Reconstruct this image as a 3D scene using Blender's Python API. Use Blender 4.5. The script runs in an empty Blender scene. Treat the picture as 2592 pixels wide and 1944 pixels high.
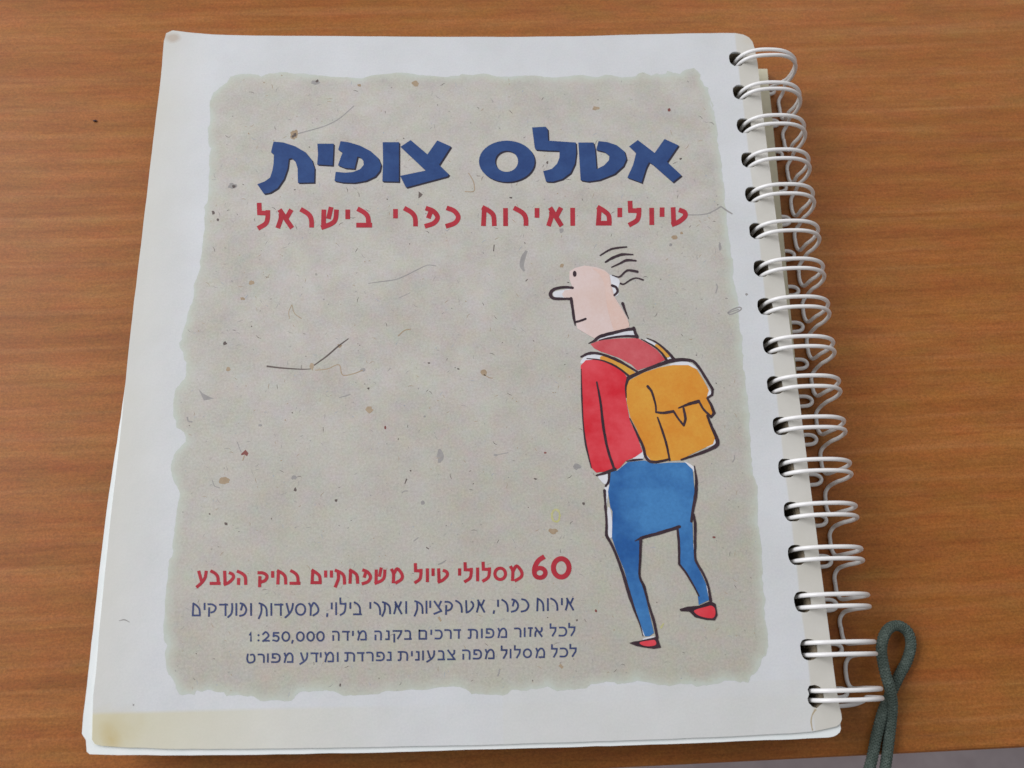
import bpy, bmesh, math, random
import numpy as np
from mathutils import Vector, Matrix
from mathutils.geometry import tessellate_polygon, delaunay_2d_cdt

random.seed(7); np.random.seed(7)
SC = bpy.context.scene
COL = SC.collection
MM = 0.001

# ------------------------------------------------------------------ camera
BOOK_H = 19.2                                   # mm, cover plane above the desk
CAM = np.array([101.948, 17.128, 256.410])      # mm, relative to the cover plane
RT = np.array([[0.9992484142668964, 0.013237068762133552, -0.03643331711056946],
               [-0.023591168608057444, 0.9534527548099736, -0.30061819823318137],
               [0.030758142804775623, 0.30125176241118434, 0.9530484312433142]])
FPX, CX, CY = 2300.0, 1296.0, 972.0
cam_d = bpy.data.cameras.new('camera')
cam = bpy.data.objects.new('camera', cam_d); COL.objects.link(cam)
cam_d.sensor_width = 36.0; cam_d.lens = FPX / 2592.0 * 36.0
cam_d.clip_start = 0.01; cam_d.clip_end = 50
m4 = Matrix([list(RT[i]) + [0] for i in range(3)] + [[0, 0, 0, 1]])
cam.matrix_world = Matrix.Translation(Vector((CAM[0]*MM, CAM[1]*MM, (CAM[2]+BOOK_H)*MM))) @ m4
cam_d.dof.use_dof = True; cam_d.dof.focus_distance = 0.272; cam_d.dof.aperture_fstop = 17
SC.camera = cam

# ------------------------------------------------------------------ light
W = bpy.data.worlds.new('World'); SC.world = W; W.use_nodes = True
bg = W.node_tree.nodes['Background']
bg.inputs[0].default_value = (1.0, 0.98, 0.98, 1); bg.inputs[1].default_value = 0.265
def area(name, loc, target, size, sy, power, color):
    d = bpy.data.lights.new(name, 'AREA'); d.shape = 'RECTANGLE'; d.size = size; d.size_y = sy
    d.energy = power; d.color = color
    o = bpy.data.objects.new(name, d); COL.objects.link(o); o.location = loc
    o.rotation_euler = (Vector(target) - Vector(loc)).to_track_quat('-Z', 'Y').to_euler()
    return o
area('window_light', (-1.7, 0.8, 1.58), (0.1, 0.1, 0.0), 1.8, 1.4, 55.5, (0.985, 0.975, 1.0))
area('bounce_fill_light', (0.75, 1.75, 1.7), (0.1, 0.1, 0.0), 1.6, 1.2, 9.0, (0.985, 0.975, 1.0))  # unseen fill lamp in place of ceiling bounce, added to lift the wood reflections
SC.view_settings.view_transform = 'Standard'; SC.view_settings.look = 'None'
SC.view_settings.exposure = 0.0; SC.view_settings.gamma = 1.0
SC.view_settings.use_curve_mapping = False

# ------------------------------------------------------------------ helpers
def lin(c):
    c = c/255.0
    return c/12.92 if c <= 0.04045 else ((c+0.055)/1.055)**2.4
KL = 0.80                                       # printed colours: picture value of a white sheet
def alb(r, g, b, k=KL): return (min(lin(r)/k, .9), min(lin(g)/k, .9), min(lin(b)/k, .9), 1)

def material(name, rough=0.6, spec=0.3):
    m = bpy.data.materials.new(name); m.use_nodes = True
    nt = m.node_tree; b = nt.nodes['Principled BSDF']
    b.inputs['Roughness'].default_value = rough
    b.inputs['Specular IOR Level'].default_value = spec
    return m, nt, b
class N:
    """small node builder"""
    def __init__(s, nt): s.nt = nt
    def new(s, t, **kw):
        n = s.nt.nodes.new(t)
        for k, v in kw.items():
            if hasattr(n, k): setattr(n, k, v)
        return n
    def link(s, a, b): s.nt.links.new(a, b)
    def obj(s, scale=(1, 1, 1), rot=(0, 0, 0)):
        t = s.new('ShaderNodeTexCoord'); mp = s.new('ShaderNodeMapping')
        mp.inputs['Scale'].default_value = scale; mp.inputs['Rotation'].default_value = rot
        s.link(t.outputs['Object'], mp.inputs[0]); return mp.outputs[0]
    def noise(s, vec, scale, detail=3, rough=0.5, dist=0.0, out='Fac'):
        n = s.new('ShaderNodeTexNoise'); n.inputs['Scale'].default_value = scale
        n.inputs['Detail'].default_value = detail; n.inputs['Roughness'].default_value = rough
        n.inputs['Distortion'].default_value = dist
        s.link(vec, n.inputs['Vector']); return n.outputs[out]
    def ramp(s, fac, stops):
        r = s.new('ShaderNodeValToRGB'); e = r.color_ramp.elements
        while len(e) > 1: e.remove(e[-1])
        e[0].position = stops[0][0]; e[0].color = stops[0][1]
        for p, c in stops[1:]:
            x = e.new(p); x.color = c
        s.link(fac, r.inputs[0]); return r.outputs[0]
    def map(s, v, a, b, c=0.0, d=1.0):
        n = s.new('ShaderNodeMapRange'); n.clamp = True
        for i, x in enumerate((a, b, c, d)): n.inputs[i+1].default_value = x
        s.link(v, n.inputs[0]); return n.outputs[0]
    def mix(s, fac, a, b, mode='MIX'):
        n = s.new('ShaderNodeMix'); n.data_type = 'RGBA'; n.blend_type = mode
        for sock, v in ((n.inputs[0], fac), (n.inputs[6], a), (n.inputs[7], b)):
            if hasattr(v, 'links'): s.link(v, sock)
            else: sock.default_value = v
        return n.outputs[2]
    def math(s, op, a, b=0.0):
        n = s.new('ShaderNodeMath'); n.operation = op
        for i, v in enumerate((a, b)):
            if hasattr(v, 'links'): s.link(v, n.inputs[i])
            else: n.inputs[i].default_value = v
        return n.outputs[0]
    def bump(s, h, strength, dist, bsdf):
        n = s.new('ShaderNodeBump'); n.inputs['Strength'].default_value = strength
        n.inputs['Distance'].default_value = dist
        s.link(h, n.inputs['Height']); s.link(n.outputs[0], bsdf.inputs['Normal'])

def add_mesh(name, verts, faces, mat, parent=None, smooth=False):
    me = bpy.data.meshes.new(name)
    me.from_pydata([(v[0]*MM, v[1]*MM, v[2]*MM) for v in verts], [], faces)
    me.update()
    if smooth:
        for p in me.polygons: p.use_smooth = True
    me.materials.append(mat)
    o = bpy.data.objects.new(name, me); COL.objects.link(o)
    if parent: o.parent = parent
    return o
def empty(name, loc=(0, 0, 0)):
    o = bpy.data.objects.new(name, None); COL.objects.link(o); o.location = [c*MM for c in loc]
    o.empty_display_size = 0.02
    return o

def rect(u, v, z=0.0):
    """photograph rectification: where a mark seen at (u,v) lies on the plane z (mm, cover plane = 0)"""
    d = RT @ np.array([(u-CX)/FPX, -(v-CY)/FPX, -1.0])
    t = (z - CAM[2]) / d[2]
    p = CAM + t*d
    return (p[0], p[1])

def catmull(pts, n=6, closed=False):
    P = [np.array(p, float) for p in pts]; out = []
    L = len(P)
    rng = range(L if closed else L-1)
    for i in rng:
        if closed: p0, p1, p2, p3 = P[(i-1) % L], P[i], P[(i+1) % L], P[(i+2) % L]
        else:
            p1, p2 = P[i], P[i+1]
            p0 = P[i-1] if i > 0 else 2*p1-p2
            p3 = P[i+2] if i+2 < L else 2*p2-p1
        for k in range(n):
            t = k/n
            out.append(0.5*((2*p1)+(-p0+p2)*t+(2*p0-5*p1+4*p2-p3)*t*t+(-p0+3*p1-3*p2+p3)*t**3))
    if not closed: out.append(P[-1])
    return out

class Flat:
    """collects printed shapes drawn in rectified picture units on the cover plane"""
    def __init__(s, z, step=0.002): s.v = []; s.f = []; s.z = z; s.k = 0; s.step = step
    def _push(s, pts2, faces):
        z = s.z + (s.k % 12)*s.step; s.k += 1
        b = len(s.v)
        for p in pts2:
            x, y = rect(p[0], p[1]); s.v.append((x, y, z))
        for f in faces:
            f = list(f)
            a, bb, c = (np.array(s.v[b+f[i]][:2]) for i in (0, 1, 2))
            cr = (bb[0]-a[0])*(c[1]-a[1])-(bb[1]-a[1])*(c[0]-a[0])
            if cr < 0: f.reverse()
            s.f.append([b+i for i in f])
    def poly(s, pts, holes=()):
        loops = [[Vector((p[0], p[1], 0)) for p in pts]] + [[Vector((p[0], p[1], 0)) for p in h] for h in holes]
        allp = [p for l in loops for p in l]
        s._push(allp, tessellate_polygon(loops))
    def ellipse(s, cx, cy, rx, ry, n=18, rag=0.0, rot=0.0):
        pts = []
        for i in range(n):
            a = 2*math.pi*i/n; r = 1+random.uniform(-rag, rag)
            x, y = rx*r*math.cos(a), ry*r*math.sin(a)
            pts.append((cx+x*math.cos(rot)-y*math.sin(rot), cy+x*math.sin(rot)+y*math.cos(rot)))
        s._push([(cx, cy)]+pts, [(0, i+1, (i+1) % n+1) for i in range(n)])
    def stroke(s, pts, w, smooth=True, rough=0.0, closed=False, cap=False):
        P = catmull(pts, 6, closed) if (smooth and len(pts) > 2) else [np.array(p, float) for p in pts]
        n = len(P)
        if not hasattr(w, '__len__'): w = (w, w)
        wv = np.interp(np.linspace(0, 1, n), np.linspace(0, 1, len(w)), w)
        L, R = [], []
        for i in range(n):
            if closed: d = P[(i+1) % n]-P[i-1]
            elif i == 0: d = P[1]-P[0]
            elif i == n-1: d = P[-1]-P[-2]
            else:
                d1 = P[i]-P[i-1]; d2 = P[i+1]-P[i]
                d = d1/(np.linalg.norm(d1)+1e-9)+d2/(np.linalg.norm(d2)+1e-9)
            d = d/(np.linalg.norm(d)+1e-9); nn = np.array((-d[1], d[0]))
            k = 1.0
            if 0 < i < n-1 and not closed:
                c = abs(np.dot(d, (P[i]-P[i-1])/(np.linalg.norm(P[i]-P[i-1])+1e-9))); k = min(1/max(c, .4), 1.6)
            h = wv[i]/2*k
            L.append(P[i]+nn*h*(1+random.uniform(-rough, rough)))
            R.append(P[i]-nn*h*(1+random.uniform(-rough, rough)))
        pts2 = L+R
        fs = [(i, i+1, n+i+1, n+i) for i in range(n-1)]
        if closed: fs.append((n-1, 0, n, 2*n-1))
        s._push(pts2, fs)
        if cap:
            s.ellipse(P[0][0], P[0][1], wv[0]/2, wv[0]/2, 10); s.ellipse(P[-1][0], P[-1][1], wv[-1]/2, wv[-1]/2, 10)
    def build(s, name, mat, parent):
        return add_mesh(name, s.v, s.f, mat, parent)

def Z(ox, oy, sc):
    """returns a reader for marks noted on an enlarged crop of the photograph"""
    return lambda *pts: [(ox+p[0]/sc, oy+p[1]/sc) for p in pts]

def slab(name, outline, holes, z0, z1, mat, parent):
    """flat sheet with real punched holes; outline and holes in mm, z1 = top"""
    loops = [outline]+holes
    vl = [[Vector((p[0], p[1], 0)) for p in l] for l in loops]
    tri = tessellate_polygon(vl)
    flat = [p for l in loops for p in l]; n = len(flat)
    v = [(p[0], p[1], z1) for p in flat]+[(p[0], p[1], z0) for p in flat]
    f = []
    for t in tri:
        a, b, c = (np.array(flat[i]) for i in t)
        cr = (b[0]-a[0])*(c[1]-a[1])-(b[1]-a[1])*(c[0]-a[0])
        t = list(t) if cr > 0 else list(reversed(t))
        f.append(t); f.append([i+n for i in reversed(t)])
    b = 0
    for l in loops:
        m = len(l)
        area2 = sum(l[i][0]*l[(i+1) % m][1]-l[(i+1) % m][0]*l[i][1] for i in range(m))
        for i in range(m):
            j = (i+1) % m
            q = [b+i, b+j, b+j+n, b+i+n]
            # outer loop faces outward, hole loops inward
            if (area2 > 0) == (l is loops[0]): q.reverse()
            f.append(q)
        b += m
    return add_mesh(name, v, f, mat, parent)

# ------------------------------------------------------------------ materials
def wood_mat():
    m, nt, b = material('wood_laminate', 0.42, 0.24); n = N(nt)
    v = n.obj((1, 1, 1))
    wob = n.noise(n.obj((4, 5, 1)), 1.0, 2, 0.4)
    # stretch along x: streaks of several widths
    tc = n.new('ShaderNodeTexCoord'); sep = n.new('ShaderNodeSeparateXYZ'); n.link(tc.outputs['Object'], sep.inputs[0])
    yy = n.math('ADD', sep.outputs[1], n.math('MULTIPLY', wob, 0.012))
    def streak(sx, sy, det, r):
        c = n.new('ShaderNodeCombineXYZ')
        n.link(n.math('MULTIPLY', sep.outputs[0], sx), c.inputs[0]); n.link(n.math('MULTIPLY', yy, sy), c.inputs[1])
        return n.noise(c.outputs[0], 1.0, det, r)
    broad = streak(2.2, 60, 3, 0.55)
    mid = streak(16, 240, 4, 0.62)
    fine = streak(70, 900, 4, 0.7)
    f = n.math('ADD', n.math('ADD', n.math('MULTIPLY', broad, 0.34), n.math('MULTIPLY', mid, 0.36)), n.math('MULTIPLY', fine, 0.30))
    col = n.ramp(f, [(0.36, (0.265, 0.086, 0.018, 1)), (0.46, (0.318, 0.111, 0.024, 1)), (0.54, (0.355, 0.131, 0.031, 1)), (0.65, (0.405, 0.164, 0.046, 1))])
    # short dark pores lying along the grain
    por = streak(150, 3000, 2, 0.5)
    pm = n.map(por, 0.66, 0.76)
    por2 = n.noise(n.obj((900, 1800, 1)), 1.0, 1, 0.5)
    pm2 = n.map(por2, 0.78, 0.84)
    zone = n.map(mid, 0.42, 0.60, 1.0, 0.15)
    col = n.mix(n.math('MULTIPLY', n.math('MULTIPLY', pm, zone), 0.55), col, (0.12, 0.045, 0.018, 1))
    col = n.mix(n.math('MULTIPLY', pm2, 0.55), col, (0.10, 0.045, 0.022, 1))
    lines = streak(5, 230, 2, 0.5)
    col = n.mix(n.math('MULTIPLY', n.map(lines, 0.54, 0.74), 0.42), col, (0.46, 0.215, 0.078, 1))
    col = n.mix(n.math('MULTIPLY', n.map(streak(34, 620, 3, 0.6), 0.57, 0.74), 0.34), col, (0.19, 0.048, 0.011, 1))
    # faint green / red tint drift and fine printed-laminate speckle
    cn = n.noise(n.obj((60, 170, 1)), 1.0, 3, 0.65, out='Color')
    col = n.mix(0.20, col, cn, 'OVERLAY')
    sp = n.noise(n.obj((1300, 1700, 1)), 1.0, 3, 0.8)
    col = n.mix(0.42, col, n.ramp(sp, [(0.3, (0.2, 0.2, 0.2, 1)), (0.7, (0.8, 0.8, 0.8, 1))]), 'OVERLAY')
    n.link(col, b.inputs['Base Color'])
    n.link(n.map(n.noise(v, 9, 3), 0.3, 0.7, 0.40, 0.50), b.inputs['Roughness'])
    n.bump(n.math('ADD', sp, n.math('MULTIPLY', fine, 1.2)), 0.16, 0.00012, b)
    return m

def cover_mat():
    """worn white card: bluish white, yellowed tape along the lower edge, beige band along the punched edge"""
    m, nt, b = material('worn_white_card', 0.50, 0.28); n = N(nt)
    tc = n.new('ShaderNodeTexCoord'); sep = n.new('ShaderNodeSeparateXYZ'); n.link(tc.outputs['Object'], sep.inputs[0])
    X, Y = n.math('MULTIPLY', sep.outputs[0], 1000), n.math('MULTIPLY', sep.outputs[1], 1000)
    base = n.ramp(n.noise(n.obj(), 38, 4, 0.6), [(0.35, alb(191, 194, 196)), (0.65, alb(197, 200, 203))])
    fine = n.noise(n.obj(), 1700, 3, 0.7)
    base = n.mix(0.17, base, n.ramp(fine, [(0.35, (.3, .3, .3, 1)), (0.65, (.7, .7, .7, 1))]), 'OVERLAY')
    chroma = n.noise(n.obj(), 300, 3, 0.6, out='Color')
    base = n.mix(0.05, base, chroma, 'OVERLAY')
    # ageing towards the left edge
    aged = n.math('MULTIPLY', n.map(X, 0, 16, 0.75, 0.0), n.map(n.noise(n.obj(), 20, 3), 0.3, 0.7, 0.5, 1.0))
    base = n.mix(aged, base, alb(190, 189, 178))
    # tape strip along the bottom, old and yellow on the left
    w = n.math('MULTIPLY', n.noise(n.obj(), 12, 2), 1.2)
    tape = n.map(n.math('ADD', Y, w), 9.9, 9.0)
    # fades out before the middle, comes back lightly
    fade = n.map(X, 4, 82, 0.72, 0.05)
    yell = n.ramp(n.noise(n.obj(), 30, 3), [(0.3, alb(192, 186, 150)), (0.7, alb(196, 192, 166))])
    base = n.mix(n.math('MULTIPLY', tape, fade), base, yell)
    tape2 = n.math('MULTIPLY', n.map(n.math('ADD', Y, w), 13.6, 13.2), n.map(X, 107, 107.4))
    base = n.mix(n.math('MULTIPLY', tape2, 0.13), base, alb(194, 192, 176))
    # brown stain at lower left corner
    def spot(cx, cy, rx, ry, soft, XX=None, YY=None):
        dx = n.math('DIVIDE', n.math('SUBTRACT', XX or X, cx), rx); dy = n.math('DIVIDE', n.math('SUBTRACT', YY or Y, cy), ry)
        d = n.math('ADD', n.math('MULTIPLY', dx, dx), n.math('MULTIPLY', dy, dy))
        d = n.math('ADD', n.math('SQRT', d), n.math('MULTIPLY', n.math('SUBTRACT', n.noise(n.obj(), 220, 3), 0.5), 0.9))
        return n.map(d, 1.0, 1.0-soft)
    U1 = n.math('ADD', n.math('MULTIPLY', X, 0.62), n.math('MULTIPLY', Y, -0.78)); V1 = n.math('ADD', n.math('MULTIPLY', X, 0.78), n.math('MULTIPLY', Y, 0.62))
    base = n.mix(n.math('MULTIPLY', spot(1.2, 5.6, 5.6, 2.6, 0.95, U1, V1), 0.62), base, alb(178, 158, 104))
    base = n.mix(n.math('MULTIPLY', spot(5.0, 5.0, 9.5, 6.5, 0.9), 0.35), base, alb(180, 166, 118))
    base = n.mix(n.math('MULTIPLY', spot(2.0, 220.2, 3.2, 2.6, 0.6), 0.55), base, alb(160, 140, 120))
    base = n.mix(n.math('MULTIPLY', spot(195.0, 219.0, 3.4, 2.2, 0.6), 0.5), base, alb(178, 160, 128))
    # punched strip: mixed to a warmer, duller tone
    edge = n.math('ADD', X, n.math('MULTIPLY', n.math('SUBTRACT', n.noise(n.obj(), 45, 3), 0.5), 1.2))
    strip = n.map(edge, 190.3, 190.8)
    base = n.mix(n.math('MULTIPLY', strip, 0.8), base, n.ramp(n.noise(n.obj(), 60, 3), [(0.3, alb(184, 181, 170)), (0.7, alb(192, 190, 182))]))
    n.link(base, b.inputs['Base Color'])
    cr = n.noise(n.obj(), 60, 4, 0.6); cr2 = n.noise(n.obj(), 14, 3, 0.5)
    n.bump(n.math('ADD', n.math('MULTIPLY', fine, 0.03), n.math('ADD', n.math('MULTIPLY', cr, 0.5), n.math('MULTIPLY', cr2, 4.0))), 0.5, 0.0006, b)
    return m

def paper_print_mat():
    m, nt, b = material('torn_paper_print', 0.55, 0.22); n = N(nt)
    at = n.new('ShaderNodeAttribute'); at.attribute_name = 'edge'; E = at.outputs['Fac']
    c = n.ramp(n.noise(n.obj(), 55, 5, 0.65), [(0.30, alb(167, 164, 156)), (0.5, alb(176, 173, 166)), (0.70, alb(185, 182, 177))])
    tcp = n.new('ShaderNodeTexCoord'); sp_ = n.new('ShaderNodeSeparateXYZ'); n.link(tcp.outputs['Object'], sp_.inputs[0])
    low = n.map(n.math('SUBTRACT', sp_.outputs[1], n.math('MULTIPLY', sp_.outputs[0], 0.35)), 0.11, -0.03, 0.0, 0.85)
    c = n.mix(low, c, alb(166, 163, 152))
    tint = n.noise(n.obj(), 190, 4, 0.7, out='Color')
    c = n.mix(0.13, c, tint, 'OVERLAY')
    big = n.noise(n.obj(), 14, 3, 0.6)
    c = n.mix(n.map(big, 0.42, 0.62, 0.0, 0.30), c, alb(174, 174, 166))
    # fine fibres and specks
    sp = n.noise(n.obj(), 1500, 3, 0.8)
    c = n.mix(0.27, c, n.ramp(sp, [(0.3, (.25, .25, .25, 1)), (0.7, (.75, .75, .75, 1))]), 'OVERLAY')
    sp2 = n.noise(n.obj((1, 1, 1)), 750, 1, 0.5)
    c = n.mix(n.map(sp2, 0.74, 0.80, 0, 0.5), c, alb(110, 108, 104))
    # pale green thinner rim
    jag = n.math('ADD', E, n.math('MULTIPLY', n.math('SUBTRACT', n.noise(n.obj(), 130, 4, 0.65), 0.5), 5.0))
    rim = n.map(jag, 3.0, 0.2)
    c = n.mix(n.math('MULTIPLY', rim, 0.65), c, alb(182, 190, 179))
    rim2 = n.map(jag, 0.9, -0.3)
    c = n.mix(n.math('MULTIPLY', rim2, 0.35), c, alb(182, 192, 190))
    n.link(c, b.inputs['Base Color'])
    n.bump(sp, 0.03, 0.0001, b)
    return m

def ink(name, rgb, rgb2=None, scale=120, speck=0.15, rough=0.5):
    m, nt, b = material(name, rough, 0.25); n = N(nt)
    a = alb(*rgb, k=.86); c2 = alb(*(rgb2 or rgb), k=.86)
    c = n.ramp(n.noise(n.obj(), scale, 4, 0.6), [(0.36, a), (0.64, c2)])
    sp = n.noise(n.obj(), 1100, 2, 0.7)
    c = n.mix(speck, c, n.ramp(sp, [(0.3, (.25, .25, .25, 1)), (0.7, (.75, .75, .75, 1))]), 'OVERLAY')
    n.link(c, b.inputs['Base Color'])
    return m

def plain(name, rgb, rough=0.5, spec=0.3, var=0.06, scale=200, bump=0.0):
    m, nt, b = material(name, rough, spec); n = N(nt)
    c0 = alb(*rgb); lo = tuple(x*(1-var) for x in c0[:3])+(1,); hi = tuple(min(x*(1+var), .9) for x in c0[:3])+(1,)
    f = n.noise(n.obj(), scale, 4, 0.6)
    n.link(n.ramp(f, [(0.35, lo), (0.65, hi)]), b.inputs['Base Color'])
    if bump: n.bump(f, 0.4, bump, b)
    return m

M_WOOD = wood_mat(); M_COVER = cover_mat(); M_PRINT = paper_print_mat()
M_PAGE = plain('white_paper', (214, 222, 230), 0.55, 0.3, 0.03)
M_BLOCK = plain('page_edge_paper', (128, 118, 102), 0.8, 0.05, 0.08)
M_BACK = plain('cream_card', (206, 202, 178), 0.6, 0.2, 0.05)
M_WIRE = plain('white_coated_wire', (250, 248, 240), 0.32, 0.6, 0.02, 400)
M_CORD = None

# ------------------------------------------------------------------ floor and desk
def box(name, x0, x1, y0, y1, z0, z1, mat, parent=None, bev=0.0, rot=0.0):
    bm = bmesh.new(); bmesh.ops.create_cube(bm, size=1.0)
    for v in bm.verts:
        v.co = Vector(((x0+x1)/2+v.co.x*(x1-x0), (y0+y1)/2+v.co.y*(y1-y0), (z0+z1)/2+v.co.z*(z1-z0)))*MM
    if bev: bmesh.ops.bevel(bm, geom=bm.edges[:], offset=bev*MM, segments=3, affect='EDGES', profile=0.5)
    me = bpy.data.meshes.new(name); bm.to_mesh(me); bm.free(); me.materials.append(mat)
    o = bpy.data.objects.new(name, me); COL.objects.link(o)
    if parent: o.parent = parent
    return o

m, nt, b = material('grey_floor_tile', 0.5, 0.3); n = N(nt)
c = n.ramp(n.noise(n.obj(), 40, 4, 0.6), [(0.35, (0.50, 0.44, 0.47, 1)), (0.65, (0.58, 0.52, 0.55, 1))])
n.link(c, b.inputs['Base Color'])
floor = box('floor', -2500, 2500, -2500, 2500, -770, -730, m); floor['kind'] = 'structure'

# desk: its front edge runs at y = -11.9 + 0.0197 x (a slope of 1.1 degrees) beside the book
DESK_ROT = math.radians(1.13)
desk = empty('desk', (0, -12.6, -730))
desk.rotation_euler = (0, 0, DESK_ROT)
desk['label'] = 'orange-brown wood laminate desk with fine horizontal grain under the spiral book'
desk['category'] = 'desk'
box('desktop', -620, 760, 0.0, 640, 702, 730, M_WOOD, desk, bev=1.2)
M_LEG = plain('dark_metal', (70, 70, 72), 0.4, 0.4)
for lx in (-560, 700):
    for ly in (60, 580):
        box('leg', lx-20, lx+20, ly-20, ly+20, 0, 701.8, M_LEG, desk)

# ------------------------------------------------------------------ the book
book = empty('spiral_book', (0, 0, BOOK_H))
book['label'] = 'worn white wire-bound guide book with blue Hebrew title and cartoon hiker on its cover'
book['category'] = 'book'

HX = [x+0.1 for x in (190.0, 190.0, 190.0, 190.2, 190.2, 190.2, 190.2, 190.1, 190.4, 190.3, 190.6, 190.8, 191.0, 190.8, 191.0, 191.2, 191.6)]
HY = [211.8, 198.7, 185.9, 173.1, 160.5, 147.6, 134.7, 121.9, 109.1, 96.6, 84.0, 71.3, 58.6, 46.3, 33.4, 20.7, 8.6]
# closed wire shape in the x/z plane
WCX, WCZ, AL, AR, BZ, EXN = 201.3, -7.55, 10.9, 10.7, 10.95, 2.25
def wire_left(z):
    t = min(abs(z-WCZ)/BZ, 1.0)
    return WCX-AL*(1-t**EXL)**(1/EXL)
EXL = 3.0

def hole(cx, cy, rx=2.45, ry=2.85, n=20, e=2.5, rag=0.03):
    pts = []
    for i in range(n):
        a = 2*math.pi*i/n
        ca, sa = math.cos(a), math.sin(a)
        x = math.copysign(abs(ca)**(2/e), ca)*rx; y = math.copysign(abs(sa)**(2/e), sa)*ry
        r = 1+random.uniform(-rag, rag)
        pts.append((cx+x*r, cy+y*r))
    return pts

out_px = [(421,84),(437,77),(480,82.5),(540,87.5),(648,90),(900,92),(1100,93),(1300,93.5),(1450,92),(1600,88),(1730,85),(1830,83.5),
 (1862,84),(1882,88),(1896,95),(1905,106),(1910,122),(1918,160),(1930,280),(1949,430),(1968,580),(1987,730),(2016,955),(2038,1125),(2060,1300),
 (2080,1455),(2099,1603),(2116,1734),(2124,1784),(2129.6,1808),(2131,1820),(2127,1832),(2118,1839),(2105,1842),(2084,1846.5),(2054,1852),
 (2000,1856),(1850,1864),(1700,1870),(1468,1878),(1250,1885),(1100,1888),(900,1892),(700,1895),(448,1896),(324,1892),(257,1888),(240,1884),
 (233,1872),(234,1824),(236,1761),(243,1699),(251,1600),(264,1467),(277,1341),(288,1246),(299,1152),(309,1057),(318,963),(335,800),(353,650),(371,500),(391,330),(407,200),(415,104)]
outline = [rect(u, v) for u, v in out_px][::-1]     # counter-clockwise
# card edges are never razor straight
def rag_line(pts, amp, step):
    out = []
    L = len(pts)
    for i in range(L):
        a, bb = np.array(pts[i]), np.array(pts[(i+1) % L]); d = np.linalg.norm(bb-a); k = max(1, int(d/step))
        nn = np.array((-(bb-a)[1], (bb-a)[0]))/(d+1e-9)
        for j in range(k):
            out.append(tuple(a+(bb-a)*j/k+(nn*random.uniform(-amp, amp))))
    return out
outline = rag_line(outline, 0.05, 4.0)
cholesc = [hole(x, y) for x, y in zip(HX, HY)]
# the lowest hole is torn open towards its lower left
cholesc[16] = [(p[0], p[1]) for p in [(190.2, 11.3), (189.6, 10.3), (189.9, 9.2), (189.3, 8.0), (189.5, 6.9), (190.4, 5.9), (191.6, 5.5), (192.6, 6.2), (193.6, 6.9), (194.0, 8.3), (193.8, 9.7), (193.2, 10.9), (191.8, 11.5)]]
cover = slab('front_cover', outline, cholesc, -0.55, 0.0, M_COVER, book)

# first white sheet under the cover, turned a little so that it shows at the left and at the bottom
pg_px = [(421,90),(900,97),(1500,97),(1850,92),(1880,100),(1895,130),(1922,300),(1980,720),(2050,1300),(2098,1650),(2121,1790),(2127,1830),(2128,1845),(2125,1853),(2118,1860),(2110,1864),(2098,1867),(2047,1869),(1830,1878),(1613,1886),
 (1400,1892),(1179,1898),(940,1905),(700,1909.5),(448,1912),(300,1911),(227,1909),(220,1902),(217,1873),(208,1857),(211,1813),(220,1737),(236,1593),(249,1467),(267.6,1309),(286.5,1183),(315,994),(340,800),(374,500),(412,180)]
pg = rag_line([rect(u, v, -0.7) for u, v in pg_px][::-1], 0.06, 3.5)
slab('inner_cover', pg, [hole(x+0.1, y, 2.8, 3.2) for x, y in zip(HX, HY)], -1.15, -0.62, M_PAGE, book)

# page block: bundles of sheets sliding along the wire
nb = 18; z1 = -1.22
bundle_meshes = []
for i in range(nb):
    z0 = z1-0.86
    zc = (z0+z1)/2
    s = wire_left(zc)-wire_left(-0.3)
    xl, xr = 0.6+s+random.uniform(-.25, .25), 195.9+s+random.uniform(-.25, .25)
    yb, yt = 0.9+random.uniform(-.3, .3), 221.6+random.uniform(-.3, .3)
    ol = [(xl, yb), (xr-2, yb), (xr, yb+2), (xr, yt-2), (xr-2, yt), (xl, yt)]
    slab('page_bundle', ol, [hole(wire_left(zc)*0.5+HX[7]*0.5-0.3, y, 2.9, 3.2, n=12) for y in HY], z0, z1-0.02, M_BLOCK, book)
    z1 = z0
# back cover: lies furthest to the right on the round of the wire
zb = z1-0.05
bk = [(9, 0.2), (200.5, -0.4), (201.6, 0.8), (202.6, 70), (203.9, 120), (205.9, 190), (206.6, 220.3), (10, 221.0)]
slab('back_cover', bk, [hole(wire_left(zb)-0.4+1.0*(y/222), y, 2.3, 2.8, n=12) for y in HY], zb-0.5, zb, M_BACK, book)

# ---- wire binding: seventeen hairpin loops joined by the seam
def tube(path, r, sides=10, caps=True):
    P = [np.array(p, float) for p in path]; n = len(P)
    T = []
    for i in range(n):
        d = P[min(i+1, n-1)]-P[max(i-1, 0)]; T.append(d/(np.linalg.norm(d)+1e-12))
    up = np.array((0.0, 1.0, 0.0)) if abs(T[0][1]) < 0.9 else np.array((1.0, 0, 0))
    u = up-T[0]*np.dot(up, T[0]); u /= np.linalg.norm(u)
    V, F = [], []
    for i in range(n):
        u = u-T[i]*np.dot(u, T[i]); u /= np.linalg.norm(u); w = np.cross(T[i], u)
        for k in range(sides):
            a = 2*math.pi*k/sides
            V.append(tuple(P[i]+r*(math.cos(a)*u+math.sin(a)*w)))
    for i in range(n-1):
        for k in range(sides):
            F.append((i*sides+k, i*sides+(k+1) % sides, (i+1)*sides+(k+1) % sides, (i+1)*sides+k))
    if caps:
        F.append(tuple(range(sides))[::-1]); F.append(tuple((n-1)*sides+k for k in range(sides)))
    return V, F

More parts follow.
